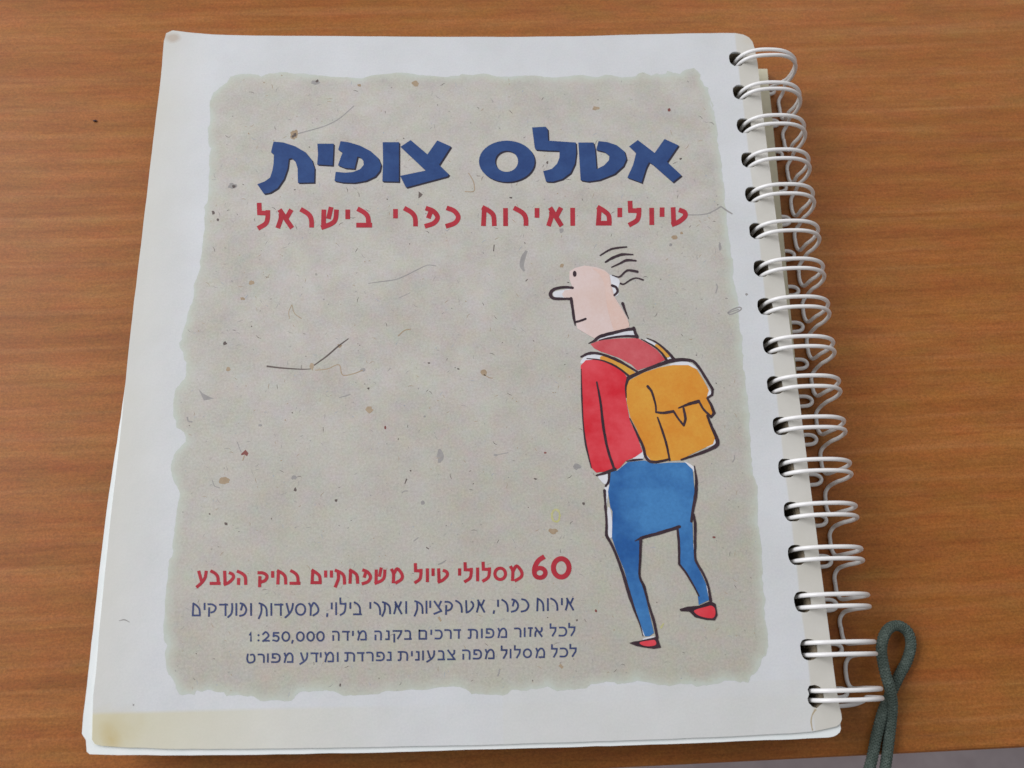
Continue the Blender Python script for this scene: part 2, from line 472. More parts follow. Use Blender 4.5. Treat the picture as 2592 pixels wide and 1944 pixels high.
def arm(y, a0, a1, n, conv=0.0):
    """points of the closed shape: angle 0 = right, 90 = top, 180 = left, 270 = bottom"""
    out = []
    for i in range(n+1):
        a = math.radians(a0+(a1-a0)*i/n); c, s = math.cos(a), math.sin(a)
        A = AR if c > 0 else AL
        e = 2/EXN if c > 0 else 2/EXL
        x = WCX+math.copysign(abs(c)**e, c)*A; z = WCZ+math.copysign(abs(s)**e, s)*BZ
        out.append((x, y+conv*max(0, (x-199)/14.0), z))
    return out
SEAMX, SEAMZ = 210.0, -18.45
for k, (hx, hy) in enumerate(zip(HX, HY)):
    sep = 3.25 if k > 1 else (2.2 if k == 0 else 2.55)
    if k == 16: sep = 2.5
    AR = 10.7-0.03*k
    yn, ys = hy+0.1+sep/2+random.uniform(-.06, .06), hy+0.1-sep/2+random.uniform(-.06, .06)
    seamx = SEAMX-0.14*k+random.uniform(-.15, .15)
    conv = -0.5 if k == 0 else (-0.15 if k == 1 else random.uniform(-.08, .08))
    path = []
    # north seam half
    if k > 0:
        mid = (HY[k-1]+hy)/2
        path += [(seamx, mid, SEAMZ), (seamx, mid-1.2, SEAMZ), (seamx+0.05, yn+2.0, SEAMZ), (seamx+0.45, yn+0.6, SEAMZ+0.05), (seamx+1.1, yn-0.1, SEAMZ+0.5)]
    else:
        path += [(203.0, yn+0.1, WCZ-BZ), (206.0, yn, WCZ-BZ+0.2)]
    AR = 10.7-0.03*k
    a = arm(yn, -27, 180, 26, conv)
    path += a
    # under the book and out to the closed tip
    path += arm(yn, 190, 262, 8)[1:]
    tx = 208.9-0.09*k
    path += [(tx-5.2, yn, -18.4), (tx-2.5, yn, -18.2)]
    r = sep/2; ym = (yn+ys)/2
    for q in range(1, 6):
        ang = math.radians(90-q*30); path.append((tx-r*1.5+r*1.5*math.cos(ang), ym+r*math.sin(ang), -18.2))
    path += [(tx-2.5, ys, -18.2), (tx-5.2, ys, -18.4)]
    path += arm(ys, 262, 190, 8)[:-1]
    path += arm(ys, 180, -27, 26, -conv if k < 2 else conv)
    if k < 16:
        mid = (HY[k+1]+hy)/2
        nx = SEAMX-0.14*(k+1)
        path += [(seamx+1.35, ys-0.45, SEAMZ+1.0), (seamx+0.75, ys-1.2, SEAMZ+0.2), (seamx+0.05, ys-2.3, SEAMZ), (seamx-0.2, ys-3.5, SEAMZ), (nx, mid-0.02, SEAMZ)]
    else:
        path += [(211.2, ys-0.9, -16.2), (209.3, ys-1.9, -18.1), (206.0, ys-2.3, -18.3), (201.0, ys-2.5, -18.3)]
    j1, j2, j3 = (random.uniform(-.16, .16) for _ in range(3)); fq = random.uniform(.15, .25)
    path = [(p[0]+(j1*.6*max(0, min(1, (p[0]-200)/12))), p[1]+(j2*math.sin(fq*p[2]+j3*9) if -17.5 < p[2] else 0), p[2]) for p in path]
    q_ = np.array(catmull(path, 4)); sg = np.concatenate([[0], np.cumsum(np.linalg.norm(np.diff(q_, axis=0), axis=1))])
    tt = np.linspace(0, sg[-1], int(sg[-1]/0.35)); q_ = np.stack([np.interp(tt, sg, q_[:, i]) for i in range(3)], 1)
    for _ in range(9): q_[1:-1] = q_[1:-1]*.5+(q_[:-2]+q_[2:])*.25
    V, F = tube(q_, 0.62)
    add_mesh('wire_loop', V, F, M_WIRE, book, smooth=True)

# ------------------------------------------------------------------ printed torn paper
A = Z(350, 50, 3.687); B = Z(880, 150, 2.212); C = Z(1700, 150, 2.764); D = Z(1780, 700, 3.318); E_ = Z(1780, 1150, 2.552)
G = Z(600, 1600, 1.3825); H = Z(150, 1600, 4.022); I_ = Z(400, 950, 3.318); J = Z(400, 500, 3.318)
torn = []
torn += A((660,1350),(682,1200),(655,1150),(648,1010),(672,940),(668,760),(700,680),(780,620),(860,530),(980,505),(1080,510),(1150,532),(1220,500),(1380,488),(1500,500),(1700,520),(1900,535))
torn += B((0,100),(90,105),(180,85),(300,75),(440,92),(560,100),(640,82),(760,80),(860,98),(980,92),(1100,100),(1270,90),(1400,100),(1460,88),(1540,102),(1610,95),(1650,72),(1700,92),(1760,85),(1790,65),(1860,82),(1940,48),(1975,85),(1990,130),(2020,160),(2033,220),(2045,290))
torn += C((275,290),(300,370),(322,520),(328,600),(348,720),(355,840),(370,940),(382,1050),(385,1150),(402,1260),(412,1350),(430,1400),(432,1500),(436,1560))
torn += D((258,60),(270,110),(288,170),(295,300),(305,440),(325,560),(333,700),(355,840),(365,980),(380,1120),(385,1250),(400,1380),(400,1480),(412,1600))
torn += E_((318,80),(340,180),(350,280),(352,400),(362,500),(378,610),(385,740),(385,860),(400,960),(405,1100),(418,1220),(405,1300),(370,1360),(340,1410),(310,1430),(290,1475),(240,1475),(180,1462),(100,1480),(20,1495))
torn += [(1780-12, 1738), (1750, 1731)]
torn += G((1550,180),(1400,170),(1330,182),(1310,175),(1240,182),(1200,198),(1120,208),(1085,190),(1030,198),(960,202),(930,222),(820,217),(780,192),(700,194),(560,206),(490,218),(400,221),(350,212),(280,206),(225,208),(190,240),(90,242),(60,226))
torn += H((1980,655),(1850,642),(1700,652),(1680,612),(1500,586),(1400,592),(1375,640),(1250,642),(1205,605),(1180,525),(1110,430),(1085,300),(1100,140),(1070,90),(1062,10))
torn += I_((85,1640),(88,1560),(130,1480),(135,1300),(160,1120),(182,1010),(160,930),(118,850),(115,720),(150,640),(232,560),(220,480),(155,440),(130,350),(130,200),(150,110),(200,50))
torn += J((235,1500),(235,1420),(212,1300),(177,1220),(200,1150),(240,1040),(290,880),(298,740),(345,620),(370,450),(390,200),(385,80),(420,10))
def raggy(pts, depth=3):
    P = [np.array(rect(*p)) for p in pts]
    amp = 0.30
    for d in range(depth):
        Q = []
        for i in range(len(P)):
            a, bb = P[i], P[(i+1) % len(P)]; dd = np.linalg.norm(bb-a)
            Q.append(a)
            if dd > 0.5:
                nn = np.array((-(bb-a)[1], (bb-a)[0]))/dd
                Q.append((a+bb)/2+nn*random.gauss(0, amp*min(1, dd/3)))
        P = Q; amp *= 0.62
    return P
TP = raggy(torn)
TPn = np.array(TP)
def dist_edge(p):
    a = TPn; bb = np.roll(TPn, -1, axis=0); ab = bb-a
    t = np.clip(((p-a)*ab).sum(1)/((ab*ab).sum(1)+1e-12), 0, 1)
    return np.sqrt((((a+ab*t[:, None])-p)**2).sum(1).min())
verts = [Vector((p[0], p[1])) for p in TP]
edges = [(i, (i+1) % len(TP)) for i in range(len(TP))]
mn, mx = TPn.min(0), TPn.max(0)
def inside(p):
    x, y = p; a = TPn; bb = np.roll(TPn, -1, axis=0)
    c = ((a[:, 1] > y) != (bb[:, 1] > y)) & (x < (bb[:, 0]-a[:, 0])*(y-a[:, 1])/(bb[:, 1]-a[:, 1]+1e-12)+a[:, 0])
    return c.sum() % 2 == 1
gx = mn[0]
while gx < mx[0]:
    gy = mn[1]
    while gy < mx[1]:
        p = np.array((gx+random.uniform(-.3, .3), gy+random.uniform(-.3, .3)))
        de = dist_edge(p)
        if de > 0.5 and inside(p) and (de < 7 or (int(gx) % 8 == 0 and int(gy) % 8 == 0)): verts.append(Vector((p[0], p[1])))
        gy += 1.6
    gx += 1.6
res = delaunay_2d_cdt(verts, edges, [], 1, 1e-6)
rv, rf = res[0], [f for f in res[2]]
def mkprint():
    V = [(p.x, p.y, 0.02) for p in rv]; F = []
    for f in rf:
        f = list(f); a, bb, c = V[f[0]], V[f[1]], V[f[2]]
        if (bb[0]-a[0])*(c[1]-a[1])-(bb[1]-a[1])*(c[0]-a[0]) < 0: f.reverse()
        F.append(f)
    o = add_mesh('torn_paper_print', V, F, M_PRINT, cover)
    at = o.data.attributes.new('edge', 'FLOAT', 'POINT')
    at.data.foreach_set('value', [float(dist_edge(np.array((p.x, p.y)))) for p in rv])
mkprint()

# ------------------------------------------------------------------ lettering
GA = {  # brush alphabet: strokes in a unit box (x left to right, y 0 top to 1 baseline); 'c' = curved
 'r': ['c', [(0,.0),(.5,.12),(.85,.4),(.97,.75),(.97,1)]], 'y': ['l', [(.5,0),(.5,1)]], 'v': ['l', [(.45,0),(.55,1)]],
 'l': ['l', [(.06,-.40),(.1,0.02),(.97,.04)], 'c', [(.95,.0),(.93,.4),(.72,.82),(.15,1)]],
 'b': ['c', [(.1,0),(.5,.1),(.82,.42),(.88,.98)], 'l', [(0,1),(1,.98)]],
 'k': ['c', [(.08,0),(.6,.06),(.98,.5),(.65,.93),(0,1)]],
 'p': ['c', [(.1,0),(.6,.06),(.98,.5),(.65,.93),(0.02,1)], 'l', [(.38,.06),(.14,.58)]],
 'q': ['c', [(0,.02),(.55,.05),(.97,.35),(.75,.75),(.38,.9)], 'l', [(.12,.34),(.08,1.18)]],
 's': ['l', [(.08,0),(.05,.98)], 'c', [(.98,0),(.9,.55),(.6,.88),(.04,1)], 'l', [(.60,-.14),(.40,.52)]],
 'a': ['l', [(.12,.0),(1,1)], 'l', [(.95,0),(.58,.5)], 'c', [(.22,.12),(.22,.5),(.0,1)]],
 'h': ['l', [(.10,0),(.02,1)], 'c', [(.10,0),(.55,.12),(.9,.45),(.97,1)]],
 'M': ['l', [(.12,0),(.02,1),(1,.98)], 'c', [(.12,0),(.55,.14),(.92,.45),(1,.98)]],
 't': ['l', [(-.02,0),(.04,1)], 'c', [(.04,1),(.5,.93),(1,.52),(.95,.2),(.66,.02)]],
 'e': ['c', [(.05,0),(.5,.08),(.9,.4),(.97,1)], 'l', [(.10,.5),(.06,1)]],
 'w': ['l', [(.10,0),(.45,.85)], 'c', [(.98,0),(.85,.45),(.5,.9),(0,1.18)]],
 'T': ['c', [(.12,0),(.55,.08),(.9,.4),(.97,1)], 'c', [(.32,.03),(.34,.6),(.2,.98),(0,1.2)]],
 'o': ['o', []],
 'm': ['c', [(.02,0),(.22,.3),(.2,1)], 'c', [(.22,.35),(.55,.0),(.97,.35),(.93,.78),(.5,1)]],
 'x': ['l', [(0,0),(.92,.82)], 'l', [(.95,0),(.58,.48)], 'l', [(.05,1.05),(.95,.82)]],
 'd': ['l', [(0,.03),(1,.03)], 'l', [(.78,.0),(.78,1)]],
 'n': ['c', [(.8,0),(.85,.5),(.6,.95),(0,1.18)]],
 ',': ['l', [(.8,0),(.1,1)]],
}
GB = {  # plain sans alphabet
 'l': ['l', [(.05,-.38),(.05,0),(.95,0),(.9,.42),(.35,1)]], 'k': ['c', [(.05,0),(.65,0.01),(.97,.3),(.97,.7),(.65,.99),(0,1)]],
 'a': ['l', [(.02,0),(1,1)], 'c', [(.95,0),(.92,.35),(.6,.58)], 'c', [(.27,.27),(.05,.6),(.02,1)]],
 'z': ['l', [(0,0),(1,0)], 'l', [(.6,0),(.45,1)]], 'v': ['l', [(.5,0),(.5,1)]], 'y': ['l', [(.5,0),(.5,1)]],
 'r': ['c', [(0,0),(.65,0.0),(.97,.25),(.97,1)]], 'd': ['l', [(0,0),(1,0)], 'l', [(.78,0),(.78,1)]],
 'e': ['c', [(0,0),(.65,0),(.97,.25),(.97,1)], 'l', [(.06,.4),(.06,1)]],
 'b': ['c', [(.08,0),(.6,0),(.86,.25),(.86,1)], 'l', [(0,1),(1,1)]],
 'q': ['l', [(0,0),(1,0),(.92,.35),(.5,1)], 'l', [(.1,.38),(.1,1.35)]],
 'n': ['l', [(.3,0),(.9,.04),(.95,1),(0,1)]], 'M': ['l', [(.05,0),(.8,0),(.97,.15),(.97,1),(.05,1),(.05,-.04)]],
 'p': ['l', [(.4,.5),(.1,.46),(.1,0)], 'c', [(.1,0),(.65,0),(.97,.25),(.97,.75),(.65,1),(0,1)]],
 'T': ['c', [(.0,0),(.65,0),(.97,.25),(.97,1)], 'c', [(.25,0),(.25,.7),(.18,1),(0,1)]],
 'm': ['l', [(.04,0),(.22,.36),(.05,1)], 'c', [(.22,.36),(.5,0),(.78,0),(.97,.35),(.97,1)], 'l', [(.97,1),(.42,1)]],
 'o': ['o', []], 't': ['c', [(.12,0),(.02,.55),(.2,.96),(.65,1),(.97,.75),(.95,.2),(.75,0),(.5,.05)]],
 'x': ['l', [(0,0),(.95,.97)], 'c', [(.92,0),(.88,.35),(.55,.52)], 'l', [(.02,1),(1,1)]],
 'w': ['l', [(.05,0),(.42,.88)], 'c', [(.95,0),(.9,.5),(.6,.92),(0,1.2)]],
 ',': ['l', [(.8,0),(.1,1)]], '1': ['l', [(0,.28),(.7,0),(.7,1)]],
 ':': ['d', [(.5,.25)], 'd', [(.5,.95)]],
 '2': ['c', [(.05,.25),(.45,0),(.9,.25),(.75,.55),(.05,1)], 'l', [(.05,1),(.98,1)]],
 '5': ['l', [(.92,0),(.15,0),(.1,.46)], 'c', [(.1,.46),(.5,.35),(.97,.6),(.8,.95),(.4,1),(.05,.9)]],
 '0': ['o', []], '6': ['c', [(.65,0),(.25,.3),(.05,.65)], 'O', [(.5,.68,.45,.32)]],
}
def letters(F, font, items, w, R, wd=None):
    """items: (glyph, x0, x1, top, base) in crop coordinates read by R; w = pen width in crop units"""
    for g, x0, x1, y0, y1 in items:
        gl = font[g]; h = w/2
        def P(p):
            sx = (x1-x0-w) if (x1-x0) > w*1.3 else (x1-x0)*0.25
            cx = x0+(x1-x0-sx)/2
            yy = y0+h+(y1-y0-w)*p[1] if 0 < p[1] < 1 else (y0+(y1-y0)*p[1])
            # strokes that end on the box edge stay flush, strokes lying along it are inset
            return (cx+sx*p[0], yy)
        for i in range(0, len(gl), 2):
            kind, pts = gl[i], gl[i+1]
            if kind == 'o':
                cx, cy, rx, ry = (x0+x1)/2, (y0+y1)/2, (x1-x0)/2-h, (y1-y0)/2-h
                q = [(cx+rx*math.cos(t*math.pi/6), cy+ry*math.sin(t*math.pi/6)) for t in range(12)]
                F.stroke(R(*q), w/SCALE, closed=True)
            elif kind == 'O':
                a, b_, rx, ry = pts[0]
                cx, cy = x0+(x1-x0)*a, y0+(y1-y0)*b_
                rx, ry = rx*(x1-x0)-h*.9, ry*(y1-y0)-h*.9
                q = [(cx+rx*math.cos(t*math.pi/6), cy+ry*math.sin(t*math.pi/6)) for t in range(12)]
                F.stroke(R(*q), w/SCALE, closed=True)
            elif kind == 'd':
                c = R(P(pts[0]))[0]; F.ellipse(c[0], c[1], w*.62/SCALE, w*.62/SCALE, 10)
            else:
                q = []
                for j, p in enumerate(pts):
                    X, Yv = P(p)
                    # horizontal segments on the top or base line are inset by half a pen
                    nb_ = [pts[t] for t in (j-1, j+1) if 0 <= t < len(pts)]
                    flat = any(abs(o[1]-p[1]) < 0.06 for o in nb_)
                    if flat and p[1] <= 0.05: Yv = y0+h+(y1-y0)*p[1]
                    if flat and p[1] >= 0.95: Yv = y1-h
                    if j in (0, len(pts)-1):
                        o = nb_[0]
                        if abs(o[0]-p[0])*(x1-x0) > 1.2*abs(o[1]-p[1])*(y1-y0): X += h*0.9*(1 if p[0] > o[0] else -1)
                    q.append((X, Yv))
                F.stroke(R(*q), w/SCALE, smooth=(kind == 'c'))

z1_ = Z(600, 250, 3.403); z2_ = Z(1150, 250, 3.403); z3_ = Z(440, 1380, 4.0963); z4_ = Z(960, 1380, 4.0963)

# title, each letter a traced outline, with its printed dark drop shade
TITLE = []
TITLE.append((z1_((315,370),(400,378),(500,410),(590,462),(645,530),(668,600),(665,722),(525,725),(522,600),(505,545),(470,512),(446,518),(436,600),(405,690),(350,770),(285,810),(232,820),(175,737),(240,712),(285,680),(305,620),(315,560),(318,482),(293,462),(305,410)), []))
TITLE.append((z1_((692,388),(832,388),(828,480),(824,575),(690,567),(698,480)), []))
TITLE.append((z1_((892,366),(960,375),(1060,405),(1150,452),(1215,510),(1240,570),(1230,620),(1190,670),(1110,708),(1010,725),(910,722),(840,708),(850,630),(930,638),(1000,632),(1060,608),(1092,570),(1088,535),(1060,505),(1037,500),(1012,604),(930,598),(870,574),(895,500),(910,465),(872,440)), []))
TITLE.append((z1_((1255,375),(1395,375),(1394,715),(1252,712),(1258,540)), []))
TITLE.append((z1_((1495,357),(1640,480),(1725,360),(1842,412),(1740,570),(1825,652),(1812,670),(1455,765),(1405,665),(1625,620),(1408,415)), []))
oc = [(452+240*math.cos(t*math.pi/18), 540+178*math.sin(t*math.pi/18)) for t in range(36)]
ic = [(450+99*math.cos(t*math.pi/14), 540+91*math.sin(t*math.pi/14)) for t in range(28)]
TITLE.append((z2_(*oc), [z2_(*ic)]))
TITLE.append((z2_((670,248),(785,242),(803,262),(808,362),(1045,378),(1050,460),(1038,560),(1000,640),(930,692),(850,716),(790,714),(765,625),(840,605),(885,560),(905,510),(907,450),(800,447),(700,440),(692,418)), []))
TITLE.append((z2_((1068,378),(1198,378),(1212,440),(1225,608),(1290,575),(1332,530),(1335,492),(1290,458),(1222,442),(1242,366),(1320,375),(1400,402),(1465,455),(1482,520),(1455,580),(1380,648),(1250,700),(1150,714),(1088,703)), []))
TITLE.append((z2_((1580,357),(1725,468),(1810,348),(1930,402),(1832,545),(1955,660),(1880,720),(1700,562),(1675,548),(1650,600),(1612,724),(1490,680),(1540,570),(1565,470),(1505,412)), []))
FS = Flat(0.068); FT = Flat(0.100)
for o_, h_ in TITLE:
    for d in (1.6, 3.4):
        FS.poly([(x+d, y+d) for x, y in o_], [[(x+d, y+d) for x, y in hh] for hh in h_])
    FT.poly(o_, h_)
M_BLUE = ink('blue_ink', (38, 64, 114), (46, 74, 124), 160, 0.12)
M_SHADE = ink('dark_ink', (38, 36, 52), (46, 42, 58))
M_RED = ink('red_ink', (160, 42, 54), (172, 50, 62), 160, 0.12)
M_NAVY = ink('navy_ink', (50, 60, 98), (62, 72, 112), 160, 0.15)
FS.build('title_shade', M_SHADE, cover)
FT.build('title_lettering', M_BLUE, cover)

SCALE = 3.403
S = Flat(0.068)
letters(S, GA, [('l',165,290,960,1118),('a',330,495,955,1115),('r',545,665,952,1110),('s',718,880,955,1112),('y',932,975,955,1038),('b',1025,1165,948,1110),
  ('y',1345,1385,950,1031),('r',1437,1560,942,1100),('p',1613,1750,942,1100),('k',1795,1928,940,1100)], 41, z1_)
letters(S, GA, [('h',228,368,935,1097),('v',420,462,942,1097),('r',510,640,940,1095),('y',692,732,942,1026),('a',790,945,938,1097),('v',995,1043,940,1095),
  ('M',1218,1357,932,1093),('y',1405,1445,940,1021),('l',1487,1615,940,1090),('v',1675,1725,940,1088),('y',1768,1810,937,1018),('t',1865,2007,935,1087)], 41, z2_)
S.build('subtitle_lettering', M_RED, cover)

SCALE = 4.0963
S = Flat(0.068)
letters(S, GA, [('w',232,355,265,412),('b',370,487,265,413),('t',512,632,265,410),('e',648,765,268,412),('q',866,985,266,410),('y',1008,1042,268,338),('h',1060,1180,262,408),('b',1198,1315,262,412),
  ('M',1415,1535,256,405),('y',1558,1590,262,336),('y',1618,1650,262,336),('T',1655,1790,258,408),('h',1808,1925,254,400),('p',1945,2057,255,402),('s',2075,2207,252,398)], 33, z3_)
letters(S, GA, [('m',105,255,245,395),('l',353,452,245,392),('v',482,516,240,383),('y',543,572,240,320),('t',600,720,240,385),('y',816,850,240,316),('l',868,974,235,382),('v',1002,1037,232,375),
  ('l',1055,1162,230,376),('o',1182,1325,222,372),('m',1340,1495,216,372)], 33, z4_)
# the large number 60
six = [(1712,118),(1650,160),(1612,230),(1608,290)]
S.stroke(z4_(*six), 50/SCALE)
q = [(1665+57*math.cos(t*math.pi/8), 287+50*math.sin(t*math.pi/8)) for t in range(16)]
S.stroke(z4_(*q), 46/SCALE, closed=True)
q = [(1886+81*math.cos(t*math.pi/8), 235+95*math.sin(t*math.pi/8)) for t in range(16)]
S.stroke(z4_(*q), 52/SCALE, closed=True)
S.build('red_line_lettering', M_RED, cover)

S = Flat(0.068)
letters(S, GA, [('M',185,280,600,738),('y',306,332,598,672),('q',348,447,600,720),('d',468,562,603,735),('n',556,622,600,728),('v',636,660,600,732),('p',676,762,600,735),('v',788,814,600,732),
  ('T',868,977,600,738),('v',998,1024,600,732),('d',1040,1136,603,732),('w',1150,1247,600,730),('o',1256,1372,600,732),('m',1388,1507,598,732),(',',1578,1602,705,745),
  ('y',1624,1650,595,665),('v',1670,1696,592,725),('l',1712,1792,595,727),('y',1818,1842,592,660),('b',1858,1950,590,726),('y',2024,2050,590,660),('r',2072,2150,590,725)], 19, z3_)
letters(S, GA, [('T',18,125,588,715),('a',143,242,583,715),('v',266,292,580,712),('T',353,462,578,712),('v',476,502,575,710),('y',515,541,575,650),('x',558,656,578,708),('q',676,766,575,700),
  ('r',788,866,573,700),('t',892,982,570,700),('a',1000,1102,565,698),(',',1174,1202,675,712),('y',1218,1244,565,640),('r',1266,1342,563,692),('p',1363,1450,560,692),('k',1466,1558,558,690),
  ('h',1626,1714,550,685),('v',1736,1760,550,682),('r',1773,1857,550,680),('y',1882,1904,548,622),('a',1922,2024,546,676)], 19, z4_)
S.build('blue_line_lettering', M_NAVY, cover)

S = Flat(0.068)
letters(S, GB, [('1',775,815,905,1000),(':',868,888,905,1000),('2',915,997,900,1000),('5',1018,1098,900,1000),('0',1116,1207,892,1002),(',',1213,1247,982,1020),('0',1266,1357,893,1001),('0',1374,1462,892,1000),('0',1476,1564,890,1000),
  ('e',1640,1720,888,992),('d',1743,1825,888,990),('y',1846,1868,888,942),('m',1896,2002,885,988),('e',2078,2158,885,986)], 18, z3_)
letters(S, GB, [('n',60,110,880,984),('q',138,238,880,975),('b',257,337,880,982),('M',403,497,878,980),('y',526,552,875,930),('k',573,657,875,976),('r',673,752,872,972),('d',768,847,870,970),
  ('T',916,1024,868,970),('v',1052,1074,865,964),('p',1098,1192,862,964),('m',1220,1327,858,962),('r',1396,1474,855,956),('v',1496,1518,853,952),('z',1540,1592,850,950),('a',1606,1697,850,950),
  ('l',1763,1840,848,946),('k',1858,1947,845,946),('l',1956,2037,842,942)], 18, z4_)
letters(S, GB, [('t',750,847,1125,1224),('r',868,944,1125,1220),('v',963,987,1122,1217),('p',1008,1107,1120,1220),('m',1133,1242,1115,1220),('w',1303,1397,1112,1215),('d',1416,1502,1112,1214),('y',1512,1534,1110,1165),
  ('m',1556,1662,1108,1214),('v',1688,1710,1108,1210),('T',1768,1880,1108,1207),('d',1898,1977,1108,1205),('r',1993,2072,1105,1204),('p',2093,2187,1105,1202)], 18, z3_)
letters(S, GB, [('n',75,130,1100,1200),('T',190,300,1098,1200),('y',328,348,1098,1152),('n',370,420,1095,1197),('v',443,464,1092,1194),('w',488,582,1090,1192),('b',603,682,1090,1194),('x',700,792,1085,1192),
  ('e',858,947,1082,1187),('p',968,1064,1080,1184),('m',1088,1197,1078,1182),('l',1256,1332,1078,1177),('v',1350,1372,1075,1174),('l',1393,1470,1074,1172),('o',1488,1583,1070,1172),('m',1613,1720,1065,1170),
  ('l',1778,1852,1065,1164),('k',1868,1957,1062,1162),('l',1968,2050,1060,1157)], 18, z4_)
S.build('small_print_lettering', M_NAVY, cover)

# ------------------------------------------------------------------ hiker drawing
s5 = Z(1350, 600, 4.148); s6 = Z(1350, 900, 3.771); s7 = Z(1450, 1280, 4.1467)
def filled(name, mat, z, polys, smooth=True):
    F = Flat(z)
    for p in polys:
        F.poly([tuple(q) for q in (catmull(p, 3, True) if smooth else p)])
    return F.build(name, mat, cover)
M_WHITE = ink('paper_white_ink', (204, 206, 212), (216, 218, 224), 160, 0.08)
M_SKIN = ink('skin_wash', (208, 186, 178), (214, 198, 196), 45, 0.10)
M_SKIN2 = ink('skin_wash_warm', (211, 182, 170), (212, 190, 182), 60, 0.10)
M_PINK = ink('faded_red_wash', (188, 70, 78), (200, 98, 104), 80, 0.12)
M_RWASH = ink('red_wash', (200, 36, 50), (212, 74, 84), 80, 0.12)
M_ORANGE = ink('orange_wash', (210, 152, 60), (206, 134, 46), 80, 0.12)
M_YEL = ink('strap_wash', (204, 158, 66), (208, 140, 60), 160, 0.12)
M_DENIM = ink('blue_wash', (36, 86, 148), (66, 124, 180), 55, 0.14)
M_INK = ink('brown_black_ink', (50, 36, 44), (64, 48, 56), 200, 0.2)

# white paint showing round the washes
filled('hiker_white', M_WHITE, 0.068, [
  s5((800,400),(880,430),(908,470),(890,540),(895,600),(850,625),(812,560)),
  s5((205,600),(230,570),(330,555),(420,540),(430,640),(250,640)),
  s5((520,1270),(600,1232),(740,1250),(760,1290),(640,1290),(500,1330)),
  s5((680,1070),(850,1015),(1045,985),(1060,1040),(900,1045),(720,1085)),
  s5((1170,1070),(1280,1115),(1320,1160),(1260,1150)),
  s5((1405,1270),(1450,1250),(1470,1290),(1410,1310)),
  s6((1300,85),(1380,62),(1480,62),(1570,130),(1500,110),(1340,105)),
  s6((1640,290),(1700,350),(1690,380),(1650,380)),
  s6((1690,830),(1735,800),(1730,850),(1640,880)),
  s6((1060,900),(1125,1000),(1085,1010),(1055,950)),
  s6((480,720),(520,780),(515,860),(490,820)),
  s6((960,960),(1050,910),(1045,990),(960,990)),
  s6((620,1150),(715,1130),(700,1215),(675,1225),(640,1190)),
  s6((1440,1010),(1530,1060),(1525,1110),(1470,1040)),
  s6((680,1260),(725,1240),(700,1420),(690,1500)),
  s7((365,20),(400,60),(420,300),(380,330),(360,200)),
  s7((740,280),(850,270),(860,300),(740,310)),
  s7((1245,400),(1275,420),(1270,560),(1330,690),(1290,640),(1255,560)),
  s7((1370,810),(1410,850),(1425,960),(1400,900)),
  s7((700,1220),(735,1250),(760,1370),(725,1330)),
  s7((730,1400),(850,1370),(870,1420),(800,1430)),
])
filled('hiker_face', M_SKIN, 0.10, [s5((378,440),(380,360),(440,325),(540,300),(660,318),(750,350),(800,395),(815,480),(830,545),(848,620),(890,690),(935,760),(990,860),(1010,950),(820,1000),(690,1030),(640,1065),(560,1020),(460,960),(445,880),(425,740),(410,650),(320,635),(300,600),(330,560),(415,545))], False)
filled('hiker_nape', M_SKIN2, 0.13, [s5((620,330),(740,360),(795,410),(805,500),(825,580),(860,660),(930,770),(985,865),(1000,945),(860,985),(820,900),(780,760),(760,620),(740,480),(690,390))])
filled('hiker_sweater', M_PINK, 0.10, [s5((600,1125),(700,1085),(900,1065),(1095,1062),(1200,1120),(1300,1190),(1385,1290),(1250,1350),(1090,1400),(1030,1340),(900,1270),(700,1200),(640,1170))], False)
filled('hiker_sleeve', M_RWASH, 0.10, [s6((452,95),(500,45),(600,38),(750,80),(860,160),(890,205),(880,260),(880,400),(920,620),(980,750),(1000,800),(1042,920),(970,970),(885,1005),(820,1075),(780,1095),(600,1118),(560,1078),(520,950),(492,800),(468,600),(455,300))], False)
filled('hiker_strap', M_YEL, 0.13, [
  s5((730,1250),(860,1300),(960,1350),(1080,1435),(1030,1462),(900,1385),(780,1318),(700,1280)),
  s5((1290,1125),(1350,1165),(1430,1245),(1400,1265),(1340,1205),(1280,1150))])
filled('hiker_backpack', M_ORANGE, 0.10, [s6((902,245),(1050,165),(1200,115),(1330,92),(1480,92),(1560,135),(1620,230),(1675,330),(1655,400),(1700,480),(1722,565),(1665,585),(1700,690),(1735,780),(1715,845),(1500,945),(1400,1000),(1250,1010),(1120,1000),(1080,950),(1045,850),(985,700),(925,590),(892,450),(885,330))], False)
filled('hiker_jeans', M_DENIM, 0.13, [s6((740,1110),(800,1100),(900,1018),(1060,1002),(1150,1035),(1300,1022),(1450,1022),(1520,1090),(1538,1300),(1510,1480),(1500,1560))
  + s7((1255,190),(1262,400),(1275,580),(1335,690),(1395,820),(1428,990),(1320,1042),(1310,940),(1265,830),(1185,700),(1120,620),(1112,400),(1105,250),(1000,268),(850,295),(722,325),(712,550),(702,740),(742,850),(790,1080),(850,1335),(800,1372),(755,1370),(725,1290),(645,1050),(590,870),(540,680),(450,460),(410,340),(415,60))
  + s6((735,1450),(712,1300),(728,1220))], False)
filled('hiker_shoe', ink('shoe_wash', (204, 56, 66), (212, 72, 82), 160, 0.12), 0.20, [
  s7((1275,1098),(1395,1062),(1450,1050),(1488,1080),(1492,1150),(1455,1182),(1360,1168),(1295,1138)),
  s7((705,1432),(800,1415),(860,1412),(868,1462),(780,1476),(715,1458))])

